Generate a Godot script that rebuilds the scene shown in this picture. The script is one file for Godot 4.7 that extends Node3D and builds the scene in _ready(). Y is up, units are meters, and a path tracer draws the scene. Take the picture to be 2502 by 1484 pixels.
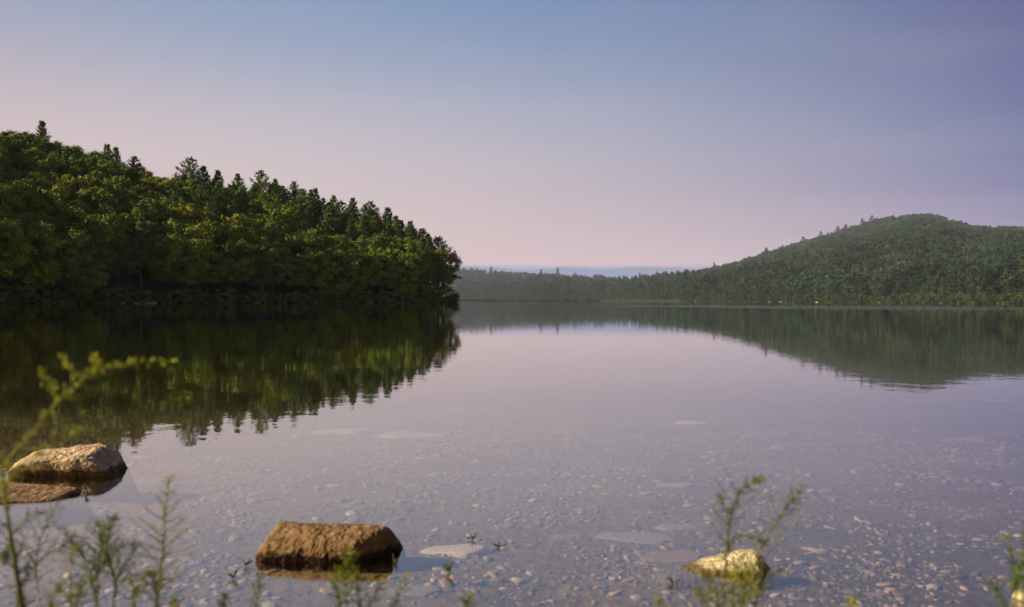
extends Node3D
# A calm lake on a clear warm day: wooded hill on the left, hazy wooded hill on the right, rocks and weeds in front.

const K := 4.614e-4          # tangent of one unit of the layout sheet (2502 units across the frame)
const EYE := Vector3(0, 1.7, 0)
const SUN_AZ := -97.0
const SUN_EL := 29.0
const EXPO := 2.1
var cam: Camera3D
var rng := RandomNumberGenerator.new()
var M := {}
var noise := FastNoiseLite.new()
var fine := FastNoiseLite.new()
var taken := {}

# ---------------------------------------------------------------- helpers
class MB:
	var v := PackedVector3Array()
	var n := PackedVector3Array()
	var c := PackedColorArray()
	var uv := PackedVector2Array()
	var i := PackedInt32Array()
	func mesh() -> ArrayMesh:
		var a := []
		a.resize(Mesh.ARRAY_MAX)
		a[Mesh.ARRAY_VERTEX] = v
		a[Mesh.ARRAY_NORMAL] = n
		if c.size() == v.size():
			a[Mesh.ARRAY_COLOR] = c
		if uv.size() == v.size():
			a[Mesh.ARRAY_TEX_UV] = uv
		a[Mesh.ARRAY_INDEX] = i
		var m := ArrayMesh.new()
		m.add_surface_from_arrays(Mesh.PRIMITIVE_TRIANGLES, a)
		return m
	func leaf(p: Vector3, nn: Vector3, sh: Vector3, t: Vector3, s: float, w: float, col: Color) -> void:
		var b := nn.cross(t) * w
		var k := v.size()
		v.append(p + t * s); v.append(p - b); v.append(p - t * s); v.append(p + b)
		for q in 4:
			n.append(sh); c.append(col)
		i.append(k); i.append(k + 1); i.append(k + 2); i.append(k); i.append(k + 2); i.append(k + 3)
	func tube(pts: Array, radii: Array, sides: int, col: Color) -> void:
		var base := v.size()
		for j in pts.size():
			var d: Vector3 = (pts[mini(j + 1, pts.size() - 1)] - pts[maxi(j - 1, 0)]).normalized()
			var x: Vector3 = d.cross(Vector3(0.31, 0.2, 0.93)).normalized()
			var y: Vector3 = d.cross(x)
			for s in sides:
				var a := TAU * s / sides
				var o: Vector3 = x * cos(a) + y * sin(a)
				v.append(pts[j] + o * radii[j]); n.append(o); c.append(col)
		for j in pts.size() - 1:
			for s in sides:
				var a := base + j * sides + s
				var b := base + j * sides + (s + 1) % sides
				i.append_array(PackedInt32Array([a, a + sides, b, b, a + sides, b + sides]))

func rnd(a := 0.0, b := 1.0) -> float:
	return rng.randf_range(a, b)

func rdir() -> Vector3:
	return Vector3(rng.randfn(), rng.randfn(), rng.randfn()).normalized()

func numbered(called: String) -> String:
	taken[called] = taken.get(called, -1) + 1
	return called if taken[called] == 0 else "%s_%03d" % [called, taken[called]]

func tag(o: Node, label := "", category := "", group := "", kind := "") -> Node:
	for p in [["label", label], ["category", category], ["group", group], ["kind", kind]]:
		if p[1] != "":
			o.set_meta(p[0], p[1])
	return o

func thing(called: String, at: Vector3, label: String, category: String, group := "") -> Node3D:
	var o := Node3D.new()
	o.name = numbered(called)
	add_child(o)
	o.position = at
	tag(o, label, category, group)
	return o

func put(called: String, mesh: Mesh, m: Material, parent: Node = self) -> MeshInstance3D:
	var o := MeshInstance3D.new()
	o.name = numbered(called) if parent == self else called
	o.mesh = mesh
	o.material_override = m
	parent.add_child(o, true)
	return o

func scatter(called: String, mesh: Mesh, m: Material, xs: Array, cols: Array, parent: Node) -> void:
	var mm := MultiMesh.new()
	mm.transform_format = MultiMesh.TRANSFORM_3D
	mm.use_colors = true
	mm.mesh = mesh
	mm.instance_count = xs.size()
	for k in xs.size():
		mm.set_instance_transform(k, xs[k])
		mm.set_instance_color(k, cols[k])
	var o := MultiMeshInstance3D.new()
	o.name = called
	o.multimesh = mm
	o.material_override = m
	parent.add_child(o, true)
	o.set_meta("kind", "stuff")

func at(X: float, Y: float, D: float) -> Vector3:          # point at a depth along a sight line
	return cam.position + cam.basis * (Vector3((X - 1251.0) * K, (742.0 - Y) * K, -1.0) * D)

func on_level(X: float, Y: float, h := 0.0) -> Vector3:    # where a sight line meets a level
	var d := cam.basis * Vector3((X - 1251.0) * K, (742.0 - Y) * K, -1.0)
	return cam.position + d * ((h - cam.position.y) / d.y)

func on_bed(X: float, Y: float) -> Vector3:
	var p := on_level(X, Y, -0.1)
	for k in 6:
		p = on_level(X, Y, bed(p.x, p.z))
	return p

func table(t: Array, x: float) -> float:
	if x <= t[0][0]:
		return t[0][1]
	for k in t.size() - 1:
		if x <= t[k + 1][0]:
			var f: float = (x - t[k][0]) / (t[k + 1][0] - t[k][0])
			return cubic_interpolate_in_time(t[k][1], t[k + 1][1], t[maxi(k - 1, 0)][1], t[mini(k + 2, t.size() - 1)][1], f,
				t[k + 1][0] - t[k][0], t[maxi(k - 1, 0)][0] - t[k][0] - (1e-3 if k == 0 else 0.0), t[mini(k + 2, t.size() - 1)][0] - t[k][0] + (1e-3 if k == t.size() - 2 else 0.0))
	return t[-1][1]

func lin(r: float, g: float, b: float) -> Color:
	return Color(r, g, b).linear_to_srgb()

# ---------------------------------------------------------------- terrain (u is sideways over forward, d is forward metres)
var L_SHORE := [[-1.3, 170.0], [-0.8, 205.0], [-0.577, 250.0], [-0.35, 312.0], [-0.2, 360.0], [-0.0637, 410.0], [-0.05, 425.0]]
var L_CREST := [[-1.3, 300.0], [-0.8, 335.0], [-0.577, 370.0], [-0.45, 395.0], [-0.35, 415.0], [-0.25, 440.0], [-0.2, 445.0], [-0.16, 440.0], [-0.12, 430.0], [-0.09, 425.0], [-0.0637, 422.0]]
var L_HIGH := [[-1.3, 105.0], [-0.8, 82.0], [-0.64, 62.0], [-0.577, 54.0], [-0.45, 46.0], [-0.35, 40.0], [-0.25, 36.0], [-0.2, 30.0], [-0.16, 24.0], [-0.12, 17.0], [-0.09, 9.0], [-0.07, 3.0], [-0.06, 0.3]]
var L_LINE := [[0, 312], [60, 318], [100, 335], [180, 352], [240, 368], [330, 405], [400, 424], [430, 424], [530, 442], [600, 455], [640, 442], [720, 453], [770, 469], [820, 485], [900, 501], [950, 514], [1000, 545], [1040, 569], [1075, 592], [1100, 640], [1115, 690]]
var R_SHORE := [[-0.3, 1180.0], [-0.0637, 1100.0], [0.0, 1050.0], [0.045, 960.0], [0.09, 930.0], [0.12, 900.0], [0.2, 760.0], [0.3, 640.0], [0.4, 560.0], [0.48, 490.0], [0.577, 425.0], [0.9, 330.0]]
var R_CREST := [[-0.3, 1400.0], [-0.0637, 1350.0], [0.0, 1300.0], [0.04, 1250.0], [0.09, 1150.0], [0.13, 1080.0], [0.2, 1050.0], [0.45, 1050.0], [0.577, 1000.0], [0.9, 900.0]]
var R_HIGH := [[-0.3, 34.0], [-0.0637, 30.0], [0.0, 24.0], [0.04, 19.0], [0.09, 14.0], [0.13, 11.0], [0.16, 14.0], [0.2, 18.0], [0.25, 31.0], [0.3, 47.0], [0.35, 62.0], [0.4, 78.0], [0.45, 88.0], [0.48, 85.0], [0.52, 75.0], [0.577, 70.0], [0.9, 60.0]]
var R_LINE := [[1080, 650], [1200, 656], [1300, 662], [1350, 664], [1400, 671], [1450, 669], [1500, 674], [1560, 668], [1620, 662], [1680, 658], [1710, 655], [1793, 637], [1870, 614], [1960, 587], [2010, 573], [2100, 545], [2180, 524], [2225, 518], [2290, 525], [2350, 541], [2400, 550], [2502, 550], [2700, 555]]
var F_LINE := [[900, 660], [1110, 654], [1140, 655], [1207, 657], [1294, 663], [1350, 659], [1424, 658], [1460, 662], [1520, 658], [1600, 656], [1650, 658], [1728, 662], [1850, 664], [2100, 660]]

func rise(shore: Array, crest: Array, high: Array, u: float, d: float, power: float) -> float:
	var s := table(shore, u)
	var c := table(crest, u)
	var hc := maxf(table(high, u), 0.2)
	var t := (d - s) / (c - s)
	if t < 0.0:
		return maxf((d - s) * 0.12, -4.0)
	var h := hc * pow(clampf(t, 0, 1), power) + 0.5 * minf(1.0, (d - s) / 4.0)
	if t > 1.0:
		h -= (d - c) * (d - c) * 0.0006
	return h

func left_ground(u: float, d: float) -> float:
	var h := rise(L_SHORE, L_CREST, L_HIGH, u, d, 0.85)
	return minf(h, (-0.0615 - u) * d * 0.35) if u > -0.09 else h

func right_ground(u: float, d: float) -> float:
	return rise(R_SHORE, R_CREST, R_HIGH, u, d, 1.05)

func skyline(line: Array, u: float) -> float:               # tangent of the height of the tree tops seen from the eye
	var X := 1251.0 + u / K
	return (731.0 + 0.0024 * (X - 1251.0) - table(line, X)) * K

func bed(x: float, z: float) -> float:
	var d := -z + 0.25 * sin(x * 0.9) + 0.15 * sin(x * 2.3 + 1.0)
	var y := 0.0
	if d < 3.2:
		y = minf(0.04 + (3.2 - d) * 0.16, 0.34)
	else:
		y = 0.04 - (d - 3.2) * 0.055 - maxf(0.0, d - 9.0) * 0.03 - maxf(0.0, d - 25.0) * 0.02
	y = maxf(y, -6.0)
	return y + noise.get_noise_2d(x * 3.0, z * 3.0) * 0.045

func ground_mesh(f: Callable, us: Array, ds: Callable, rows: int, colour: Callable) -> ArrayMesh:
	var mb := MB.new()
	var cols := us.size()
	for a in cols:
		for r in rows:
			var d: float = ds.call(us[a], float(r) / (rows - 1))
			var y: float = f.call(us[a], d)
			mb.v.append(Vector3(us[a] * d, y, -d))
			mb.c.append(colour.call(us[a], d, y))
			mb.n.append(Vector3.ZERO)
	for a in cols - 1:
		for r in rows - 1:
			var k := a * rows + r
			mb.i.append_array(PackedInt32Array([k, k + 1, k + rows, k + rows, k + 1, k + rows + 1]))
	smooth(mb)
	return mb.mesh()

func smooth(mb: MB) -> void:
	var n := PackedVector3Array()
	n.resize(mb.v.size())
	for k in range(0, mb.i.size(), 3):
		var a := mb.i[k]
		var b := mb.i[k + 1]
		var c := mb.i[k + 2]
		var f := -(mb.v[b] - mb.v[a]).cross(mb.v[c] - mb.v[a])
		n[a] += f; n[b] += f; n[c] += f
	for k in n.size():
		n[k] = n[k].normalized()
	mb.n = n

# ---------------------------------------------------------------- materials
func noise_tex(size: int, freq: float, octaves: int, ramp: Array, normal := 0.0, kind := FastNoiseLite.TYPE_SIMPLEX_SMOOTH, sd := 3) -> NoiseTexture2D:
	var f := FastNoiseLite.new()
	f.noise_type = kind
	f.frequency = freq
	f.fractal_octaves = octaves
	f.seed = sd
	var t := NoiseTexture2D.new()
	t.width = size
	t.height = size
	t.seamless = true
	t.noise = f
	if normal > 0.0:
		t.as_normal_map = true
		t.bump_strength = normal
	if ramp:
		var g := Gradient.new()
		g.offsets = PackedFloat32Array(range(ramp.size()).map(func(k): return float(k) / (ramp.size() - 1)))
		g.colors = PackedColorArray(ramp)
		t.color_ramp = g
	return t

func mat(called: String, rough := 0.8) -> StandardMaterial3D:
	var m := StandardMaterial3D.new()
	m.resource_name = called
	m.roughness = rough
	m.metallic_specular = 0.35
	M[called] = m
	return m

func stone(called: String, ramp: Array, scale: float, relief: float, rough := 0.85) -> StandardMaterial3D:
	var m := mat(called, rough)
	m.albedo_texture = noise_tex(512, 0.012, 6, ramp, 0.0, FastNoiseLite.TYPE_SIMPLEX_SMOOTH, called.length())
	m.vertex_color_use_as_albedo = true
	m.heightmap_enabled = true
	m.heightmap_texture = noise_tex(512, 0.03, 6, [], 0.0, FastNoiseLite.TYPE_PERLIN, 9)
	m.heightmap_scale = relief
	m.uv1_triplanar = true
	m.uv1_scale = Vector3.ONE * scale
	return m

func materials() -> void:
	var k := 0
	for tint in [lin(0.9, 1.0, 0.9), lin(1.1, 1.07, 0.8), lin(0.72, 0.85, 0.85), lin(1.0, 1.18, 0.85), lin(1.25, 1.17, 0.75)]:
		var m := mat("leaf%d" % k, 0.75)
		m.albedo_color = tint
		m.vertex_color_use_as_albedo = true
		m.metallic_specular = 0.25
		m.backlight_enabled = true
		m.backlight = Color(0.38, 0.4, 0.16)
		k += 1
	var lf := mat("forest", 0.8)
	lf.vertex_color_use_as_albedo = true
	lf.metallic_specular = 0.2
	lf.backlight_enabled = true
	lf.backlight = Color(0.36, 0.4, 0.2)
	var b := mat("bark", 0.9)
	b.vertex_color_use_as_albedo = true
	b.heightmap_enabled = true
	b.heightmap_texture = noise_tex(256, 0.05, 4, [])
	b.heightmap_scale = 6.0
	b.uv1_triplanar = true
	b.uv1_scale = Vector3(1.5, 0.4, 1.5)
	var h := mat("hill", 0.95)
	h.vertex_color_use_as_albedo = true
	var w := mat("weed", 0.6)
	w.vertex_color_use_as_albedo = true
	w.backlight_enabled = true
	w.backlight = Color(0.75, 0.8, 0.35)
	stone("brown_rock", [lin(0.025, 0.014, 0.006), lin(0.095, 0.048, 0.016), lin(0.17, 0.095, 0.034), lin(0.33, 0.21, 0.115)], 1.3, 2.0)
	stone("tan_rock", [lin(0.06, 0.038, 0.016), lin(0.25, 0.165, 0.08), lin(0.42, 0.3, 0.165), lin(0.62, 0.48, 0.31)], 1.4, 1.5)
	stone("lichen_rock", [lin(0.1, 0.075, 0.03), lin(0.26, 0.2, 0.1), lin(0.44, 0.36, 0.22), lin(0.6, 0.52, 0.36)], 2.0, 2.0)
	stone("pale_drowned_rock", [lin(0.42, 0.34, 0.26), lin(0.55, 0.46, 0.37), lin(0.62, 0.53, 0.44), lin(0.7, 0.62, 0.52)], 2.5, 2.0)
	stone("drowned_rock", [lin(0.2, 0.16, 0.12), lin(0.3, 0.24, 0.18), lin(0.36, 0.3, 0.23), lin(0.45, 0.38, 0.3)], 2.5, 2.0)
	var s := stone("bed", [lin(0.075, 0.042, 0.011), lin(0.108, 0.061, 0.018), lin(0.14, 0.083, 0.028), lin(0.185, 0.115, 0.045)], 0.7, 2.0)
	s.uv1_world_triplanar = true
	var p := mat("pebble", 0.7)
	p.vertex_color_use_as_albedo = true
	for q in 6:
		var pm := mat("pebble%d" % q, 0.7)
		pm.albedo_color = [lin(0.27, 0.18, 0.1), lin(0.27, 0.16, 0.09), lin(0.19, 0.175, 0.12), lin(0.32, 0.22, 0.13), lin(0.1, 0.07, 0.035), lin(0.18, 0.125, 0.07)][q]
	var wave := noise_tex(2048, 0.011, 4, [], 12.0, FastNoiseLite.TYPE_SIMPLEX_SMOOTH, 21)
	for q in [["water", 0.0105], ["film", 0.0105], ["ripple", 3.0]]:
		var m := mat(q[0], 0.0)
		m.transparency = BaseMaterial3D.TRANSPARENCY_ALPHA
		m.albedo_color = Color(1.0, 0.985, 0.965, 0.0)
		m.metallic_specular = 0.5 if q[0] == "film" else 0.5
		m.normal_enabled = true
		m.normal_texture = wave
		m.normal_scale = q[1]

# ---------------------------------------------------------------- plants
func broadleaf(h: float, r: float, clumps: int, leaves: int, s: float, skirt: float, col: Color, vary := 0.5) -> Array:
	var wood := MB.new()
	var crown := MB.new()
	var bark := Color(0.07, 0.055, 0.04)
	var lean := Vector3(rnd(-0.6, 0.6), 0, rnd(-0.6, 0.6))
	wood.tube([Vector3(0, -1.0, 0), Vector3(0, h * 0.25, 0) + lean * 0.3, Vector3(0, h * 0.55, 0) + lean * 0.7, Vector3(0, h * 0.85, 0) + lean], [0.32, 0.24, 0.16, 0.05], 6, bark)
	for k in clumps:
		var e := rnd()
		var y := lerpf(skirt, 0.93, e)
		var prof := pow(sin(PI * clampf((y - skirt * 0.6) / (1.08 - skirt * 0.6), 0.02, 1.0)), 0.65)
		var a := k * 2.39996 + rnd(-0.5, 0.5)
		var q := r * prof * rnd(0.55, 0.98)
		var c := Vector3(cos(a) * q, h * y, sin(a) * q) + lean * y
		if k % 3 == 0:
			var root := Vector3(0, h * (0.2 + 0.5 * y), 0) + lean * y * 0.6
			wood.tube([root, root.lerp(c, 0.55) + Vector3(0, -0.3, 0), c], [0.11, 0.07, 0.03], 5, bark)
		var cr := r * rnd(0.2, 0.42) * (46.0 / (clumps + 20.0) * 0.45 + 0.6)
		var out := (c - Vector3(0, h * 0.5, 0)).normalized()
		var shade := rnd(1.0 - vary * 0.5, 1.0 + vary * 0.5)
		var axis := (out + rdir() * 0.5).normalized()
		for j in leaves:
			var dr := rdir()
			if dr.dot(out) < -0.35 and rnd() < 0.75:
				dr = -dr
			if dr.y < -0.5 and rnd() < 0.6:
				dr.y = -dr.y
			var rr := cr * pow(rnd(0.25, 1.0), 0.4) * (0.72 + 0.9 * noise.get_noise_3d(c.x * 9 + dr.x * 26, c.y * 9 + dr.y * 26, c.z * 9 + dr.z * 26))
			var p := c + dr * Vector3(1.0, 0.62, 1.0) * rr + axis * axis.dot(dr) * rr * 0.45
			var nn := (dr * 0.8 + rdir() * 1.0 + Vector3(0, 0.35, 0)).normalized()
			var t := nn.cross(rdir()).normalized()
			var f := shade * rnd(1.0 - vary, 1.0 + vary)
			var ls := s * rnd(0.6, 1.3)
			crown.leaf(p, nn, (dr * 0.7 + nn).normalized(), t, ls, ls * 0.6, Color(col.r * f * rnd(0.92, 1.1), col.g * f, col.b * f))
	return [wood.mesh(), crown.mesh()]

func pine(h: float, r: float, whorls: int, needles: int, s: float, foot: float, col: Color, ragged: float) -> Array:
	var wood := MB.new()
	var crown := MB.new()
	var bark := Color(0.075, 0.06, 0.048)
	wood.tube([Vector3(0, -1.0, 0), Vector3(0.1, h * 0.4, 0.1), Vector3(0, h * 0.75, 0), Vector3(0, h * 0.99, 0)], [0.36, 0.26, 0.13, 0.03], 6, bark)
	for w in whorls:
		var y := lerpf(foot, 0.985, pow((w + rnd(0.0, 0.6)) / whorls, 0.92))
		var prof := pow(1.0 - (y - foot) / (1.03 - foot), 1.0) * (0.35 + 0.65 * minf(1.0, (y - foot) * 4.0 + 0.4))
		var arms := rng.randi_range(4, 6)
		var a0 := rnd(0, TAU)
		for b in arms:
			var a := a0 + TAU * b / arms + rnd(-0.4, 0.4)
			var ln := maxf(r * prof * rnd(1.0 - ragged, 1.0 + ragged * 0.6), 0.5)
			var side := Vector3(cos(a), 0, sin(a))
			var root := Vector3(0, h * y, 0)
			var mid := root + side * ln * 0.55 + Vector3(0, ln * (0.02 + 0.25 * y), 0)
			var tip := root + side * ln + Vector3(0, ln * (0.14 + 0.55 * y * y) + rnd(0.0, 0.5), 0)
			wood.tube([root, mid, tip], [0.07, 0.045, 0.015], 4, bark)
			var shade := rnd(0.75, 1.25)
			var count := int(needles * (0.4 + 0.6 * ln / r))
			var tufts := []
			for j in 4 + int(ln * 1.3):
				var q := lerpf(0.3, 1.0, pow(rnd(), 0.6))
				var tp := root.lerp(mid, q / 0.55) if q < 0.55 else mid.lerp(tip, (q - 0.55) / 0.45)
				tufts.append(tp + side.cross(Vector3.UP) * rnd(-1, 1) * ln * 0.24 * sin(PI * clampf(q * 0.85, 0, 1)) + Vector3(0, rnd(0.0, 0.35), 0))
			tufts.append(tip)
			for j in count:
				var off := Vector3(rng.randfn() * 0.26, rng.randfn() * 0.28 + 0.14, rng.randfn() * 0.26) * (0.55 + 0.1 * ln)
				var p: Vector3 = tufts[j % tufts.size()] + off + side * off.y * 0.7
				var dir := (side * 0.6 + Vector3(0, 0.8, 0) + off.normalized() * 0.6 + rdir() * 0.3).normalized()
				var nn := (Vector3(0, 0.6, 0) + side * 0.45 + rdir() * 0.7)
				nn = (nn - dir * nn.dot(dir)).normalized()
				var f := shade * rnd(0.7, 1.3)
				var ls := s * rnd(0.6, 1.25)
				crown.leaf(p, nn, (nn + Vector3(0, 0.4, 0) + off.normalized() * 0.5).normalized(), dir, ls, ls * 0.32, Color(col.r * f, col.g * f, col.b * f))
	return [wood.mesh(), crown.mesh()]

func dead_tree(h: float, branches: int) -> ArrayMesh:
	var wood := MB.new()
	var c := Color(0.1, 0.09, 0.075)
	var top := Vector3(rnd(-0.8, 0.8), h, rnd(-0.8, 0.8))
	wood.tube([Vector3(0, -1, 0), top * 0.5 + Vector3(0.1, 0, 0), top], [0.28, 0.2, 0.05], 6, c)
	for k in branches:
		var q := rnd(0.4, 0.98)
		var a := rnd(0, TAU)
		var ln := rnd(0.8, 2.8) * (1.2 - q * 0.7)
		var e := top * q + Vector3(cos(a) * ln, ln * rnd(0.2, 1.1), sin(a) * ln)
		wood.tube([top * q, top * q + (e - top * q) * 0.5 + Vector3(0, -0.1, 0), e], [0.09, 0.06, 0.02], 4, c)
	return wood.mesh()

# ---------------------------------------------------------------- rocks
func rock(planes: Array, k: float, rough: float, res: int, stretch: Vector3, wet: float, sd: float, layers := 0.0) -> ArrayMesh:
	var mb := MB.new()
	var faces := [[Vector3.RIGHT, Vector3.UP, Vector3.BACK], [Vector3.LEFT, Vector3.UP, Vector3.FORWARD], [Vector3.UP, Vector3.BACK, Vector3.RIGHT], [Vector3.DOWN, Vector3.FORWARD, Vector3.RIGHT], [Vector3.BACK, Vector3.UP, Vector3.LEFT], [Vector3.FORWARD, Vector3.UP, Vector3.RIGHT]]
	var at_place := {}
	for f in faces:
		var ids := []
		for a in res + 1:
			for b in res + 1:
				var d: Vector3 = (f[0] + f[1] * tan((a * 2.0 / res - 1) * PI / 4) + f[2] * tan((b * 2.0 / res - 1) * PI / 4)).normalized()
				var key := Vector3i(d * 20000.0)
				if not at_place.has(key):
					var sum := 0.0
					for p in planes:
						var c: float = d.dot(p[0])
						if c > 0.02:
							sum += exp(-k * minf(p[1] / c, 4.0))
					var r := -log(sum) / k
					var q := d * r * stretch
					var nz := noise.get_noise_3d(q.x * 30 + sd, q.y * 38, q.z * 30) * 0.9 + fine.get_noise_3d(q.x * 60 + sd, q.y * 85, q.z * 60) * 0.28
					if layers > 0.0:
						nz += layers * (absf(noise.get_noise_3d(q.x * 22 + 9, q.y * 130 + q.x * 25, q.z * 22)) - 0.2)
					r *= 1.0 + nz * rough / r
					at_place[key] = mb.v.size()
					mb.v.append(d * r * stretch)
					mb.n.append(Vector3.ZERO)
				ids.append(at_place[key])
		for a in res:
			for b in res:
				var q: int = a * (res + 1) + b
				var i0: int = ids[q]
				var i1: int = ids[q + 1]
				var i2: int = ids[q + res + 1]
				var i3: int = ids[q + res + 2]
				var out: Vector3 = (mb.v[i1] - mb.v[i0]).cross(mb.v[i2] - mb.v[i0])
				if out.dot(mb.v[i0]) < 0:
					mb.i.append_array(PackedInt32Array([i0, i1, i2, i2, i1, i3]))
				else:
					mb.i.append_array(PackedInt32Array([i0, i2, i1, i1, i2, i3]))
	smooth(mb)
	for q in mb.v:
		var lim := wet * (1.0 + 0.7 * noise.get_noise_2d(q.x * 120 + sd, q.z * 120))
		var t := smoothstep(lim, lim + 0.025, q.y)
		mb.c.append(Color(0.24, 0.2, 0.13).lerp(Color.WHITE, t))
	return mb.mesh()

func pebble_mesh(sd: int) -> ArrayMesh:
	var mb := MB.new()
	var rows := 4
	var cols := 7
	for r in rows + 1:
		for c in cols:
			var a := TAU * c / cols
			var e := PI * r / rows
			var d := Vector3(sin(e) * cos(a), cos(e), sin(e) * sin(a))
			mb.v.append(d * Vector3(1, 0.36, 0.8) * (1.0 + 0.45 * noise.get_noise_3d(d.x * 30 + sd * 50, d.y * 30, d.z * 30)))
			mb.c.append(Color.WHITE)
	for r in rows:
		for c in cols:
			var a := r * cols + c
			var b := r * cols + (c + 1) % cols
			mb.i.append_array(PackedInt32Array([a, b, a + cols, b, b + cols, a + cols]))
	smooth(mb)
	return mb.mesh()

# ---------------------------------------------------------------- the scene
func _ready() -> void:
	rng.seed = 11
	noise.noise_type = FastNoiseLite.TYPE_SIMPLEX_SMOOTH
	noise.frequency = 0.1
	noise.fractal_octaves = 3
	noise.seed = 4
	fine.noise_type = FastNoiseLite.TYPE_SIMPLEX_SMOOTH
	fine.frequency = 0.35
	fine.fractal_octaves = 4
	fine.seed = 8
	# camera
	cam = Camera3D.new()
	cam.name = "camera"
	cam.position = EYE
	cam.rotation = Vector3(-atan(11.0 * K), 0, 0.0024)
	add_child(cam)
	var lens := CameraAttributesPhysical.new()
	lens.frustum_focal_length = 35.07
	lens.frustum_focus_distance = 80.0
	lens.frustum_near = 0.05
	lens.frustum_far = 9000.0
	lens.exposure_aperture = 3.0
	cam.attributes = lens
	cam.far = 9000.0
	# sky, sun, exposure
	var env := Environment.new()
	env.background_mode = Environment.BG_SKY
	env.tonemap_mode = Environment.TONE_MAPPER_LINEAR
	env.tonemap_exposure = EXPO
	env.sdfgi_enabled = true
	env.ssao_enabled = true
	env.ssil_enabled = true
	env.fog_enabled = true
	env.fog_density = 0.00002
	env.fog_light_color = lin(0.8, 0.85, 1.0)
	env.volumetric_fog_enabled = true
	env.volumetric_fog_density = 0.0
	var sky := PanoramaSkyMaterial.new()
	sky.panorama = sky_picture()
	env.sky = Sky.new()
	env.sky.sky_material = sky
	var we := WorldEnvironment.new()
	we.name = "environment"
	we.environment = env
	add_child(we)
	var sun := DirectionalLight3D.new()
	sun.name = "sun"
	sun.light_energy = 1.6
	sun.light_color = lin(1.0, 0.84, 0.6)
	sun.light_angular_distance = 0.5
	sun.shadow_enabled = true
	sun.rotation_degrees = Vector3(-SUN_EL, 180.0 - SUN_AZ, 0)
	add_child(sun)
	materials()
	setting()
	forests()
	rocks()
	weeds()

func sky_picture() -> ImageTexture:
	var els := [0.0, 4.9, 9.6, 16.5, 32.0, 90.0]
	var near := [[228, 198, 193], [216, 193, 191], [207, 190, 193], [160, 167, 190], [116, 136, 180], [84, 108, 160]]
	var mid := [[228, 190, 186], [206, 186, 190], [186, 181, 194], [141, 157, 188], [106, 127, 175], [84, 108, 160]]
	var away := [[158, 146, 170], [139, 133, 169], [117, 123, 164], [104, 107, 150], [98, 104, 150], [84, 104, 156]]
	var w := 1024
	var h := 512
	var im := Image.create(w, h, false, Image.FORMAT_RGBF)
	var wisp := FastNoiseLite.new()
	wisp.frequency = 0.01
	wisp.fractal_octaves = 4
	wisp.seed = 2
	var tabs := []
	for t in [near, mid, away]:
		var chans := []
		for c in 3:
			var tab := []
			for k in 6:
				tab.append([els[k], Color(t[k][c] / 255.0, 0, 0).srgb_to_linear().r])
			chans.append(tab)
		tabs.append(chans)
	for y in h:
		var e := 90.0 - 180.0 * (y + 0.5) / h
		var rows := []
		for t in tabs:
			rows.append(Vector3(table(t[0], maxf(e, 0)), table(t[1], maxf(e, 0)), table(t[2], maxf(e, 0))))
		for x in w:
			var az := wrapf(360.0 * (x + 0.5) / w, -180.0, 180.0)
			var q := clampf(absf(wrapf(az + 80.0, -180.0, 180.0)), 50.0, 110.0)
			var s := (q - 80.0) / 30.0
			var c: Vector3 = rows[0] * (s * (s - 1) / 2) + rows[1] * (1 - s * s) + rows[2] * (s * (s + 1) / 2)
			var f := smoothstep(0.05, 0.5, wisp.get_noise_2d(az * 3.0 + e * 5.0, e * 24.0)) * 0.05 * smoothstep(1.0, 6.0, e) * (1.0 - smoothstep(12.0, 30.0, e))
			c = c.lerp(Vector3(0.72, 0.58, 0.58), f)
			c /= EXPO
			im.set_pixel(x, y, Color(c.x, c.y, c.z))
	return ImageTexture.create_from_image(im)

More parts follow.
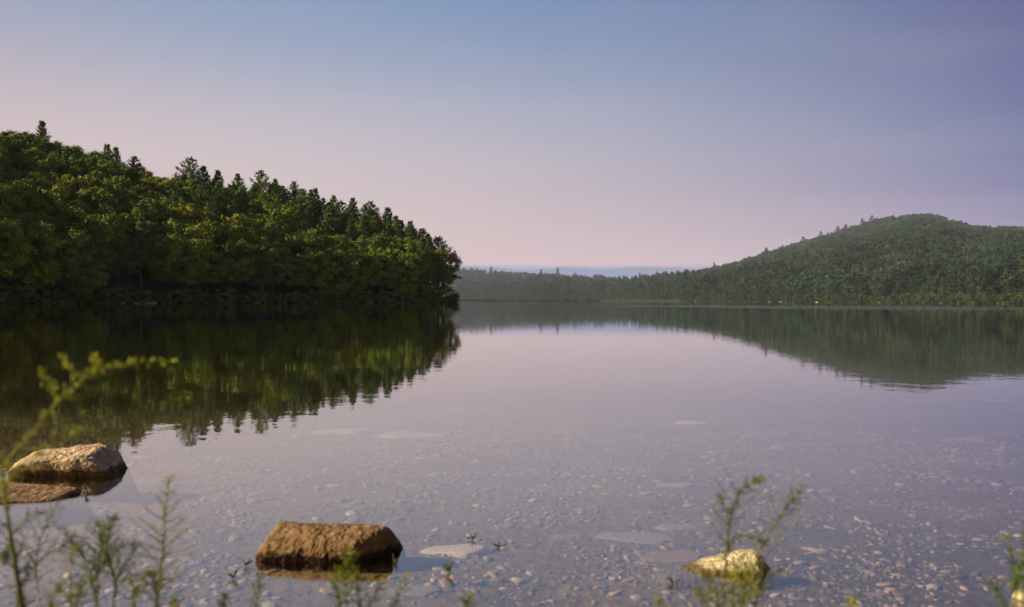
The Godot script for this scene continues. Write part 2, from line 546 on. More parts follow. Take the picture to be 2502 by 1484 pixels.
func setting() -> void:
	# lake bed and bank: one sheet
	var us := []
	var mb := MB.new()
	var ds := [-40.0, -15.0, -5.0, 0.0]
	var d := 0.6
	while d < 70.0:
		ds.append(d)
		d *= 1.018
	ds.append_array([100.0, 200.0, 600.0, 6000.0])
	var cols := 220
	for a in cols + 1:
		for q in ds:
			var half: float = 7.0 + maxf(q, 0.0) * 1.1 if q < 100.0 else q * 1.1 + 7.0
			var x: float = (a * 2.0 / cols - 1) * half
			mb.v.append(Vector3(x, bed(x, -q), -q))
			var f := 1.0 + 0.5 * noise.get_noise_2d(x * 4.0, q * 4.0)
			var weedy := smoothstep(0.4, 2.6, x + noise.get_noise_2d(x * 5.0 + 90, q * 5.0)) * (1.0 - smoothstep(5.2, 9.5, q + noise.get_noise_2d(x * 4.0, q * 4.0 + 50) * 2.0))
			mb.c.append(Color(f, f, f * 0.95).lerp(Color(0.42 * f, 0.6 * f, 0.6 * f), weedy))
	for a in cols:
		for r in ds.size() - 1:
			var k := a * ds.size() + r
			mb.i.append_array(PackedInt32Array([k, k + 1, k + ds.size(), k + ds.size(), k + 1, k + ds.size() + 1]))
	smooth(mb)
	var bedo := put("lake_bed", mb.mesh(), M.bed)
	tag(bedo, "brown silty lake bed with scattered pebbles under shallow clear water", "lake bed", "", "structure")
	pebbles(bedo)
	# water
	var wt := MB.new()
	var xs := [-5000.0, -1200.0, -300.0, -60.0, -15.0, 0.0, 15.0, 60.0, 300.0, 1200.0, 5000.0]
	var zs := [-1.5, 5.0, 15.0, 40.0, 120.0, 400.0, 1200.0, 5500.0]
	for x in xs:
		for z in zs:
			wt.v.append(Vector3(x, 0, -z)); wt.n.append(Vector3.UP); wt.uv.append(Vector2(x, z) / 19.0)
	for a in xs.size() - 1:
		for b in zs.size() - 1:
			var k: int = a * zs.size() + b
			wt.i.append_array(PackedInt32Array([k, k + 1, k + zs.size(), k + zs.size(), k + 1, k + zs.size() + 1]))
	var lake := put("water", wt.mesh(), M.water)
	put("surface_film", lake.mesh, M.film, lake).position.y = -0.006
	tag(lake, "still clear lake water mirroring the hills and sky", "water", "", "structure")
	# a band of wind ripples before the right hill
	var rp := MB.new()
	var steps := 60
	for k in steps + 1:
		var t := float(k) / steps
		var u := lerpf(0.05, 0.95, t)
		var body := smoothstep(0.0, 0.35, t) * (1.0 - 0.55 * smoothstep(0.45, 0.65, t))
		var c := lerpf(222.0, 190.0, smoothstep(0.0, 0.6, t)) + 5.0 * noise.get_noise_1d(k * 6.0)
		var wd := 4.0 + 42.0 * body + 6.0 * noise.get_noise_1d(k * 9.0 + 200)
		for e in [-1, 1]:
			var dd: float = c + wd * e
			rp.v.append(Vector3(u * dd, 0.004, -dd)); rp.n.append(Vector3.UP); rp.uv.append(Vector2(u * dd, dd) / 30.0)
		if k < steps:
			var q := k * 2
			rp.i.append_array(PackedInt32Array([q, q + 1, q + 2, q + 2, q + 1, q + 3]))
	tag(put("rippled_water", rp.mesh(), M.ripple), "pale streak of wind ripples on the lake before the right hill", "water", "", "structure")
	# warm-day haze lying over the far part of the lake
	for q in [[lin(0.7, 0.82, 0.97), 0.00008, Vector3(9000, 130, 4700), Vector3(500, 64.9, -455 - 2350), "thin summer haze lying over the far half of the lake and its hills"],
			[lin(0.7, 0.84, 0.97), 0.00008, Vector3(2000, 130, 300), Vector3(1020, 64.9, -303.5), "thin summer haze over the lake before the right hill"],
			[lin(0.7, 0.69, 0.95), 0.00024, Vector3(5000, 105, 1800), Vector3(300, 53.5, -1705), "lavender haze around the far shore of the lake"],
			[lin(0.1, 0.27, 0.7), 0.0022, Vector3(3000, 104, 1500), Vector3(300, 53, -3350), "blue haze in the valley before the distant ridge"],
			[lin(0.04, 0.034, 0.006), 0.055, Vector3(600, 5.5, 170), Vector3(0, -2.756, -87.0), "faint greenish cloudiness of the lake water"]]:
		var fm := FogMaterial.new()
		fm.albedo = q[0]
		fm.density = q[1]
		var mist := FogVolume.new()
		mist.name = numbered("haze" if q[3].y > 0 else "cloudy_water")
		mist.shape = RenderingServer.FOG_VOLUME_SHAPE_BOX
		mist.size = q[2]
		mist.position = q[3]
		mist.material = fm
		add_child(mist)
		tag(mist, q[4], "haze" if q[3].y > 0 else "water", "", "stuff")
	# hills
	var lu := []
	for k in 120:
		lu.append(lerpf(-1.25, -0.058, pow(k / 119.0, 0.9)))
	var soil := func(u, dd, y):
		var f: float = 1.0 + 0.5 * noise.get_noise_2d(u * dd * 3.0, dd * 3.0)
		return Color(0.03 * f, 0.03 * f, 0.014 * f)
	tag(put("left_hill", ground_mesh(left_ground, lu, func(u, t): return lerpf(table(L_SHORE, u) - 8.0, table(L_CREST, u) + 110.0, t * t * 0.7 + t * 0.3), 70, soil), M.hill), "forest floor of the steep wooded hill on the left", "hill", "", "structure")
	var ru := []
	for k in 150:
		ru.append(lerpf(-0.28, 0.9, k / 149.0))
	var shore := func(u, dd, y):
		var f: float = 1.0 + 0.6 * noise.get_noise_2d(u * dd * 2.0, dd * 2.0)
		return Color(0.035 * f, 0.035 * f, 0.016 * f)
	tag(put("right_hill", ground_mesh(right_ground, ru, func(u, t): return lerpf(table(R_SHORE, u) - 10.0, table(R_CREST, u) + 160.0, t * t * 0.7 + t * 0.3), 70, shore), M.hill), "forest floor of the rounded hill and low far shore on the right", "hill", "", "structure")
	var fu := []
	for k in 200:
		fu.append(lerpf(-0.32, 0.45, k / 199.0))
	var far_h := func(u, dd):
		var X: float = 1251.0 + u / K
		var top: float = (731.0 + 0.0024 * (X - 1251.0) - table(F_LINE, X)) * K * 4500.0 - 9.0
		var t: float = clampf((dd - 3400.0) / 1100.0, -0.1, 1.0)
		return top * sin(t * PI / 2) + 7.0 * noise.get_noise_2d(u * dd * 0.25, dd * 0.25) * clampf(t * 4, 0, 1) - maxf(0.0, dd - 4500.0) * 0.15
	tag(put("distant_hills", ground_mesh(far_h, fu, func(_u, t): return lerpf(3380.0, 4900.0, t), 50, func(_u, _d, _y): return Color(0.03, 0.04, 0.02)), M.hill), "pale blue forested ridge on the far horizon beyond the lake", "hills", "", "structure")

func pebbles(bedo: Node) -> void:
	var meshes := []
	for k in 6:
		meshes.append(pebble_mesh(k))
	var cols := [Color(0.27, 0.18, 0.1), Color(0.27, 0.16, 0.09), Color(0.19, 0.175, 0.12), Color(0.27, 0.18, 0.1), Color(0.1, 0.07, 0.035), Color(0.18, 0.125, 0.07)]
	var all := []
	while all.size() < 30000:
		var dd := 4.2 * pow(9.0, pow(rnd(), 0.8))
		var x := dd * rnd(-0.7, 0.7)
		var dens := noise.get_noise_2d(x * 7.0 + 300, dd * 7.0) + 0.25 * noise.get_noise_2d(x * 30.0, dd * 30.0)
		if dens < rnd(-0.45, 0.35):
			continue
		var s := 0.009 + 0.024 * pow(rnd(), 2.5) + (rnd(0.015, 0.04) if rnd() < 0.03 else 0.0)
		s *= 1.0 + 0.05 * maxf(0.0, dd - 8.0)
		var kind := rng.randi_range(0, 5)
		if rnd() < 0.36:
			kind = 4 + rng.randi_range(0, 1)
		var b := Basis.from_euler(Vector3(rnd(-0.25, 0.25), rnd(0, TAU), rnd(-0.25, 0.25))).scaled_local(Vector3(s, s, s) * Vector3(rnd(0.9, 1.7), rnd(0.6, 1.0), rnd(0.8, 1.1)))
		all.append({"t": Transform3D(b, Vector3(x, bed(x, -dd) + s * 0.12, -dd)), "k": kind, "size": s / dd if absf(x / dd) < 0.6 and dd > 4.7 else 0.0})
	all.sort_custom(func(a, b): return a.size > b.size)
	for k in 300:
		var o := put("pebble", meshes[k % 6], M["pebble%d" % all[k].k], bedo)
		o.transform = all[k].t
	var per := [[], [], []]
	var pc := [[], [], []]
	for k in range(300, all.size()):
		per[k % 3].append(all[k].t)
		pc[k % 3].append(cols[all[k].k] * rnd(0.6, 1.3))
	for q in 3:
		scatter("small_pebbles", meshes[q], M.pebble, per[q], pc[q], bedo)

const ORD := ["first", "second", "third", "fourth", "fifth", "sixth", "seventh", "eighth", "ninth", "tenth", "eleventh", "twelfth", "thirteenth", "fourteenth", "fifteenth", "sixteenth", "seventeenth", "eighteenth", "nineteenth"]
const TENS := ["", "", "twenty", "thirty", "forty", "fifty", "sixty", "seventy", "eighty", "ninety"]
func ordinal(k: int) -> String:
	if k <= 19:
		return ORD[k - 1]
	return TENS[k / 10] + ("-" + ORD[k % 10 - 1] if k % 10 else "").replace("--", "-") if k % 10 else TENS[k / 10].trim_suffix("y") + "ieth"

func forests() -> void:
	var leafy := Color(0.14, 0.165, 0.021)
	var needle := Color(0.09, 0.118, 0.028)
	var near_b := []
	for k in 8:
		near_b.append(broadleaf(16.0, [5.6, 6.6, 5.0, 6.2, 7.2, 5.4, 6.8, 4.8][k], [70, 84, 60, 76, 90, 66, 80, 70][k], 170, 0.27, [0.28, 0.2, 0.3, 0.15, 0.25, 0.2, 0.32, 0.12][k], leafy))
	var near_p := []
	for k in 5:
		near_p.append(pine(22.0, [7.6, 6.4, 8.2, 6.6, 6.0][k], [17, 20, 16, 23, 18][k], 100, 0.34, [0.3, 0.2, 0.38, 0.1, 0.25][k], needle, [0.35, 0.3, 0.45, 0.2, 0.4][k]))
	var bush := []
	for k in 3:
		bush.append(broadleaf(4.0, 2.4, 22, 150, 0.17, 0.02, leafy))
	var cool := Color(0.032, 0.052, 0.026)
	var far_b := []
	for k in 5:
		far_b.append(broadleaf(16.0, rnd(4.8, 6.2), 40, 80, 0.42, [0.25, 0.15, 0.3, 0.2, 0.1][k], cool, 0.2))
	var far_p := []
	for k in 4:
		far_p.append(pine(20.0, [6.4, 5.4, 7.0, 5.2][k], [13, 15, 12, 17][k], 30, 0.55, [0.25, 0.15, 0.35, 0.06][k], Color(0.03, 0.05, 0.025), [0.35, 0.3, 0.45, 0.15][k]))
	var protos := {}
	# ------------------------------------------------ left hill
	var list := []
	for p in [[103, 298], [262, 355], [283, 362], [328, 384], [465, 389], [497, 408], [532, 417], [580, 427], [637, 421], [672, 440], [718, 447], [770, 461], [815, 480], [862, 486], [905, 496], [947, 508], [1002, 541], [1032, 560], [1071, 582]]:
		var u: float = (p[0] - 1251.0) * K
		var dd := table(L_CREST, u) - rnd(2.0, 10.0)
		var y := left_ground(u, dd)
		var top: float = 1.7 + (731.0 + 0.0024 * (p[0] - 1251.0) - p[1]) * K * dd
		list.append({"u": u, "d": dd, "y": y, "h": top - y, "kind": "pine", "row": "crest", "near": true})
	var lrow := 0
	var off := 3.0
	while off < 135.0:
		var u := -0.74
		while u < -0.066:
			var s := table(L_SHORE, u)
			var dd := s + off + rnd(-3.0, 3.0) * (1.0 if lrow else 0.3)
			var uu := u + rnd(-0.35, 0.35) * 8.0 / dd
			u += (9.2 if lrow else 7.5) / dd
			if dd > table(L_CREST, uu) + 4.0 or uu > -0.067:
				continue
			var y := left_ground(uu, dd)
			if y < 0.3:
				continue
			var cap := 1.7 + (skyline(L_LINE, uu) - rnd(0.0, 0.005)) * dd - y
			var X := 1251.0 + uu / K
			var t := (dd - s) / (table(L_CREST, uu) - s)
			var p_pine := 0.06 if X < 430 else 0.15 + 0.75 * smoothstep(0.35, 0.7, t) if X < 780 else 0.4 + 0.5 * t
			var kind := "pine" if rnd() < p_pine else "broadleaf"
			var h := minf(rnd(15.0, 23.0) if kind == "broadleaf" else rnd(18.0, 27.0), cap)
			if h < 7.0:
				continue
			list.append({"u": uu, "d": dd, "y": y, "h": h, "kind": kind, "row": "waterline" if lrow == 0 else "lower slope" if t < 0.35 else "middle slope" if t < 0.7 else "upper slope", "near": true})
		off += 8.6
		lrow += 1
	# ------------------------------------------------ right hill and far shore
	for p in [[1745, 643], [1872, 605], [1912, 600], [1937, 597], [1962, 579], [2005, 565], [2022, 568], [2047, 554], [2066, 549], [2106, 534], [2129, 527], [1200, 652], [1322, 659], [1362, 654], [1405, 667], [1472, 671], [1563, 668]]:
		var u: float = (p[0] - 1251.0) * K
		var dd := table(R_CREST, u) - rnd(5.0, 20.0)
		var y := right_ground(u, dd)
		var top: float = 1.7 + (731.0 + 0.0024 * (p[0] - 1251.0) - p[1]) * K * dd
		list.append({"u": u, "d": dd, "y": y, "h": maxf(top - y, 9.0), "kind": "pine", "row": "skyline", "near": false})
	var mass := []
	off = 3.0
	var row := 0
	while off < 560.0:
		var u := -0.1
		while u < 0.66:
			var s := table(R_SHORE, u)
			var dd := s + off + rnd(-3.5, 3.5) * (1.0 if row else 0.4)
			var uu := u + rnd(-0.4, 0.4) * 9.0 / dd
			u += 9.0 / dd
			if dd > table(R_CREST, uu) + 25.0:
				continue
			var y := right_ground(uu, dd)
			var cap := 1.7 + (skyline(R_LINE, uu) - rnd(0.0, 0.0035)) * dd - y
			var X := 1251.0 + uu / K
			var t := (dd - s) / (table(R_CREST, uu) - s)
			var p_pine := 0.42 if X < 1750 else 0.12 if row > 1 else 0.28
			p_pine += 0.45 * noise.get_noise_2d(uu * dd * 0.12 + 700.0, dd * 0.12)
			if X < 1700 and t > 0.6:
				p_pine = 0.7
			var kind := "pine" if rnd() < p_pine else "broadleaf"
			var h := minf(rnd(13.0, 19.0) if kind == "broadleaf" else rnd(14.0, 22.0), cap)
			if row == 0:
				h *= rnd(0.55, 1.0)
			if X > 2180 and row < 2 and y < 3.0:
				if rnd() < 0.5:
					kind = "pine"
				h = minf(h, rnd(6.0, 11.0))
			if h < 5.0:
				continue
			var e := {"u": uu, "d": dd, "y": y, "h": h, "kind": kind, "near": false, "row": "right"}
			if row < 2 and uu > -0.07 and uu < 0.6:
				e.row = "far shore" if X < 1360 else "small point" if X < 1500 else "low shore" if X < 1800 else "hill foot" if X < 2180 else "right end"
				list.append(e)
			else:
				mass.append(e)
		off += 9.2
		row += 1
	# labels: kinds and rows, counted from the left
	list.sort_custom(func(a, b): return a.u < b.u)
	var count := {}
	for e in list:
		var where: String = {"crest": "crest of the left hill", "waterline": "waterline row of the left hill", "lower slope": "lower slope of the left hill", "middle slope": "middle slope of the left hill", "upper slope": "upper slope of the left hill", "skyline": "skyline of the right hill", "far shore": "hazy far shore", "small point": "small point on the far shore", "low shore": "low shore left of the right hill", "hill foot": "shore at the right hill's foot", "right end": "right end of the far shore"}[e.row]
		var tone: int = rng.randi_range(0, 3) if e.kind == "pine" else [0, 1, 1, 3, 3, 2, 0, 4][rng.randi_range(0, 7)]
		if not e.near and tone == 4:
			tone = 1
		var key: String = e.row + e.kind
		count[key] = count.get(key, 0) + 1
		var look: String = (["green", "olive", "dark", "bright green", "yellowing"][tone]) + (" pine" if e.kind == "pine" else " broadleaf tree")
		var label := "%s, %s %s from left, %s" % [look, ordinal(count[key]), "pine" if e.kind == "pine" else "broadleaf", where]
		var set_: Array = (near_p if e.kind == "pine" else near_b) if e.near else (far_p if e.kind == "pine" else far_b)
		var v := rng.randi_range(0, set_.size() - 1)
		var base_h := (22.0 if e.near else 20.0) if e.kind == "pine" else 16.0
		var s: float = e.h / base_h
		var wide := clampf(rnd(0.9, 1.2) / sqrt(s), 0.8, 1.5)
		place_tree(protos, "%s%s%d" % [e.kind, e.near, v], set_[v], "pine_tree" if e.kind == "pine" else "broadleaf_tree", Vector3(e.u * e.d, e.y, -e.d), Vector3(s * wide, s, s * wide), "leaf%d" % tone, label, "tree",
			("pines" if e.kind == "pine" else "broadleaf trees") + (" on the left hill" if e.near else " on the far and right shores"))
	# shrubs hanging over the left waterline
	var bushes := 0
	var bu := -0.66
	while bu < -0.066:
		var dd := table(L_SHORE, bu) + rnd(-0.6, 1.2)
		bushes += 1
		var s := rnd(0.7, 1.5) * (1.6 if bu > -0.11 and bu < -0.071 else 1.0)
		place_tree(protos, "bush%d" % (bushes % 3), bush[bushes % 3], "shrub", Vector3(bu * dd, -0.25, -dd), Vector3(s * 1.2, s, s * 1.2), "leaf%d" % [2, 0, 2, 3][bushes % 4],
			"dark leafy shrub overhanging the waterline, %s from the left below the left hill" % ordinal(bushes), "shrub", "shrubs along the left waterline")
		bu += rnd(2.6, 4.6) / dd
	# the reaching bough at the tip of the left shore
	var bough := MB.new()
	var bl := MB.new()
	var q0 := at(1090, 668, 408)
	var q1 := at(1112, 676, 407)
	var q2 := at(1127, 680, 406)
	bough.tube([q0 - q0, (q1 - q0), (q2 - q0)], [0.2, 0.12, 0.03], 5, Color(0.06, 0.05, 0.04))
	for k in 420:
		var t := rnd(0.25, 1.0)
		var p := (q1 - q0) * (t / 0.6) if t < 0.6 else (q1 - q0).lerp(q2 - q0, (t - 0.6) / 0.4)
		var nn := (Vector3.UP + rdir() * 0.7).normalized()
		bl.leaf(p + rdir() * Vector3(1.2, 0.6, 1.2) * rnd(), nn, nn, nn.cross(rdir()).normalized(), 0.3, 0.14, Color(0.04, 0.06, 0.02) * rnd(0.8, 1.2))
	var bo := thing("leaning_tree", q0, "leaning tree at the tip of the left shore, one bough reaching right", "tree")
	bough.tube([Vector3(0, 0, 0), Vector3(-2.0, -10.0, -1.0), Vector3(-3.5, -q0.y - 1.0, -2.0)], [0.2, 0.28, 0.34], 6, Color(0.06, 0.05, 0.04))
	put("trunk", bough.mesh(), M.bark, bo)
	put("crown", bl.mesh(), M.leaf0, bo)
	# the rest of the right hill's woods
	var woods := Node3D.new()
	woods.name = "forest"
	add_child(woods)
	tag(woods, "dense hazy forest covering the right hill and the low far shore", "forest", "", "stuff")
	var bx := []
	var bc := []
	for k in 9:
		bx.append([])
		bc.append([])
	for e in mass:
		var v := rng.randi_range(0, 4) if e.kind == "broadleaf" else 5 + rng.randi_range(0, 3)
		var s: float = e.h / (16.0 if e.kind == "broadleaf" else 20.0)
		var wide := clampf(rnd(0.95, 1.3) / sqrt(s), 0.8, 1.5)
		bx[v].append(Transform3D(Basis(Vector3.UP, rnd(0, TAU)).scaled_local(Vector3(s * wide, s, s * wide)), Vector3(e.u * e.d, e.y, -e.d)))
		var f: float = rnd(0.6, 1.35) * (1.0 + 0.8 * noise.get_noise_2d(e.u * e.d * 0.16, e.d * 0.16))
		bc[v].append(Color(f * rnd(0.85, 1.25), f, f * rnd(0.8, 1.2)) if rnd() > 0.08 else Color(f * 1.5, f * 1.2, f * 0.9))
	for v in 9:
		var m: Array = far_b[v] if v < 5 else far_p[v - 5]
		scatter("broadleaf_crowns" if v < 5 else "pine_crowns", m[1], M.forest, bx[v], bc[v], woods)
		scatter("trunks", m[0], M.bark, bx[v], bc[v], woods)
	# the wood on the near shore, round the bank that the view is from
	var home := Node3D.new()
	home.name = "near_wood"
	add_child(home)
	tag(home, "leafy wood on the near shore around the bank", "wood", "", "stuff")
	var hx := [[], []]
	var hc := [[], []]
	for k in 170:
		var a := deg_to_rad(rnd(68.0, 226.0))
		var rr := rnd(15.0, 45.0) if a > 1.6 else rnd(18.0, 40.0)
		var s := rnd(0.9, 1.35)
		hx[k % 2].append(Transform3D(Basis(Vector3.UP, rnd(0, TAU)).scaled_local(Vector3.ONE * s), Vector3(sin(a) * rr, 0.2, -cos(a) * rr)))
		hc[k % 2].append(Color.WHITE)
	for q in 2:
		scatter("broadleaf_crowns", far_b[q][1], M.forest, hx[q], hc[q], home)
		scatter("trunks", far_b[q][0], M.bark, hx[q], hc[q], home)
	var lw := Node3D.new()
	lw.name = "hillside_forest"
	add_child(lw)
	tag(lw, "leafy forest going on over the left hill beyond the left edge", "forest", "", "stuff")
	var lx := [[], []]
	var lc := [[], []]
	for k in 420:
		var u := rnd(-1.25, -0.76)
		var dd := lerpf(table(L_SHORE, u) + 2.0, table(L_CREST, u) + 25.0, rnd())
		var s := rnd(0.95, 1.35)
		lx[k % 2].append(Transform3D(Basis(Vector3.UP, rnd(0, TAU)).scaled_local(Vector3.ONE * s), Vector3(u * dd, left_ground(u, dd), -dd)))
		lc[k % 2].append(Color.WHITE * rnd(0.8, 1.2))
	for q in 2:
		scatter("broadleaf_crowns", near_b[q][1], M.forest, lx[q], lc[q], lw)
	# trees of the distant ridge
	var ridge := Node3D.new()
	ridge.name = "distant_forest"
	add_child(ridge)
	tag(ridge, "tiny treetops along the blue ridge on the far horizon", "forest", "", "stuff")
	var rx := [[], []]
	var rc := [[], []]
	var tiny := [pine(18.0, 4.0, 9, 12, 1.2, 0.15, needle, 0.3)[1], broadleaf(14.0, 6.0, 16, 24, 1.3, 0.1, leafy)[1]]
	for k in 5200:
		var u := rnd(-0.12, 0.26)
		var dd := rnd(4100.0, 4510.0) if k % 2 else rnd(4440.0, 4510.0)
		var X: float = 1251.0 + u / K
		var top: float = (731.0 + 0.0024 * (X - 1251.0) - table(F_LINE, X)) * K * 4500.0 - 9.0
		var t: float = clampf((dd - 3400.0) / 1100.0, -0.1, 1.0)
		var y: float = top * sin(t * PI / 2) + 7.0 * noise.get_noise_2d(u * dd * 0.25, dd * 0.25)
		var w := 0 if rnd() < 0.45 else 1
		var s := rnd(0.6, 1.15)
		rx[w].append(Transform3D(Basis(Vector3.UP, rnd(0, TAU)).scaled_local(Vector3.ONE * s), Vector3(u * dd, y - 3.0, -dd)))
		rc[w].append(Color.WHITE)
	scatter("pine_crowns", tiny[0], M.forest, rx[0], rc[0], ridge)
	var ux := []
	var uc := []
	for k in 520:
		var u := lerpf(-0.08, 0.64, (k + rnd()) / 520.0)
		var dd := table(R_SHORE, u) + rnd(-0.5, 3.0)
		var s := rnd(0.5, 1.5)
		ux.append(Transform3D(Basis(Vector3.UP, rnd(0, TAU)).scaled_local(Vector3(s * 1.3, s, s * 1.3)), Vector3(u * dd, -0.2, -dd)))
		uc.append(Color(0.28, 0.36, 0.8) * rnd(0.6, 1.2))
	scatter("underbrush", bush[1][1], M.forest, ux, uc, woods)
	scatter("broadleaf_crowns", tiny[1], M.forest, rx[1], rc[1], ridge)
	# bare trunks
	var n := 0
	for p in [[2020, 24.0], [1995, 15.0], [2268, 17.0], [2291, 18.0], [2316, 16.0], [2345, 18.0], [2362, 19.0], [2376, 18.0], [2402, 15.0]]:
		var u: float = (p[0] - 1251.0) * K
		var dd := table(R_SHORE, u) + (18.0 if p[0] > 2200 else 9.0)
		n += 1
		var o := thing("bare_tree", Vector3(u * dd, right_ground(u, dd), -dd), ("bare grey forked dead tree at the right hill's foot" if n == 1 else "short bare dead trunk just left of the forked dead tree" if n == 2 else "slim bare grey trunk, %s from the left in the stand near the right end" % ordinal(n - 2)), "dead tree", "bare trunks on the right shore")
		put("trunk", dead_tree(p[1] * 0.85, 14 if n < 3 else 6), M.bark, o)
	for p in [[640, 585, "pale dead branches rising among the left hill's crowns near its middle"], [838, 612, "thin pale dead trunk before the pines on the left hill"], [985, 640, "grey dead trunk near the tip of the left shore"]]:
		var u: float = (p[0] - 1251.0) * K
		var dd := table(L_SHORE, u) + 1.5
		var o := thing("bare_tree", Vector3(u * dd, 0.3, -dd), p[2], "dead tree", "bare trees on the left shore")
		put("trunk", dead_tree((731.0 - p[1]) * K * dd + 1.4, 16), M.bark, o)
	# reeds on the far low shore
	var reed := MB.new()
	for k in 2600:
		var u := rnd(0.1, 0.19)
		var dd := table(R_SHORE, u) - rnd(0.5, 7.0)
		var p := Vector3(u * dd, 0, -dd)
		var hh := rnd(0.9, 1.8)
		var a := rnd(0, TAU)
		var t := (Vector3.UP + Vector3(cos(a), 0, sin(a)) * 0.15).normalized()
		var nn := Vector3(rnd(-0.5, 0.5), 0.2, 1).normalized()
		nn = (nn - t * nn.dot(t)).normalized()
		reed.leaf(p + t * hh * 0.5, nn, (nn + Vector3.UP).normalized(), t, hh * 0.55, 0.16, Color(0.05, 0.05, 0.025) * rnd(0.7, 1.2))
	tag(put("reeds", reed.mesh(), M.hill), "pale bed of reeds in the water along the far low shore", "reeds", "", "stuff")

func place_tree(protos: Dictionary, key: String, parts: Array, called: String, at_: Vector3, s: Vector3, m: String, label: String, category: String, group: String) -> void:
	var o: Node3D
	if protos.has(key):
		o = protos[key].duplicate()
		o.name = numbered(called)
		add_child(o)
		o.position = at_
		tag(o, label, category, group)
	else:
		o = thing(called, at_, label, category, group)
		put("trunk", parts[0], M.bark, o)
		put("crown", parts[1], M.leaf0, o)
		protos[key] = o
	o.rotation.y = rnd(0, TAU)
	o.scale = s
	(o.get_node("crown") as MeshInstance3D).material_override = M[m]

func V(x: float, y: float, z: float) -> Vector3:
	return Vector3(x, y, z).normalized()

func add_rock(called: String, mesh: Mesh, m: Material, p: Vector3, turn: float, label: String, group := "") -> MeshInstance3D:
	var o := put(called, mesh, m)
	o.position = p
	o.rotation.y = turn
	tag(o, label, "rock", group)
	return o

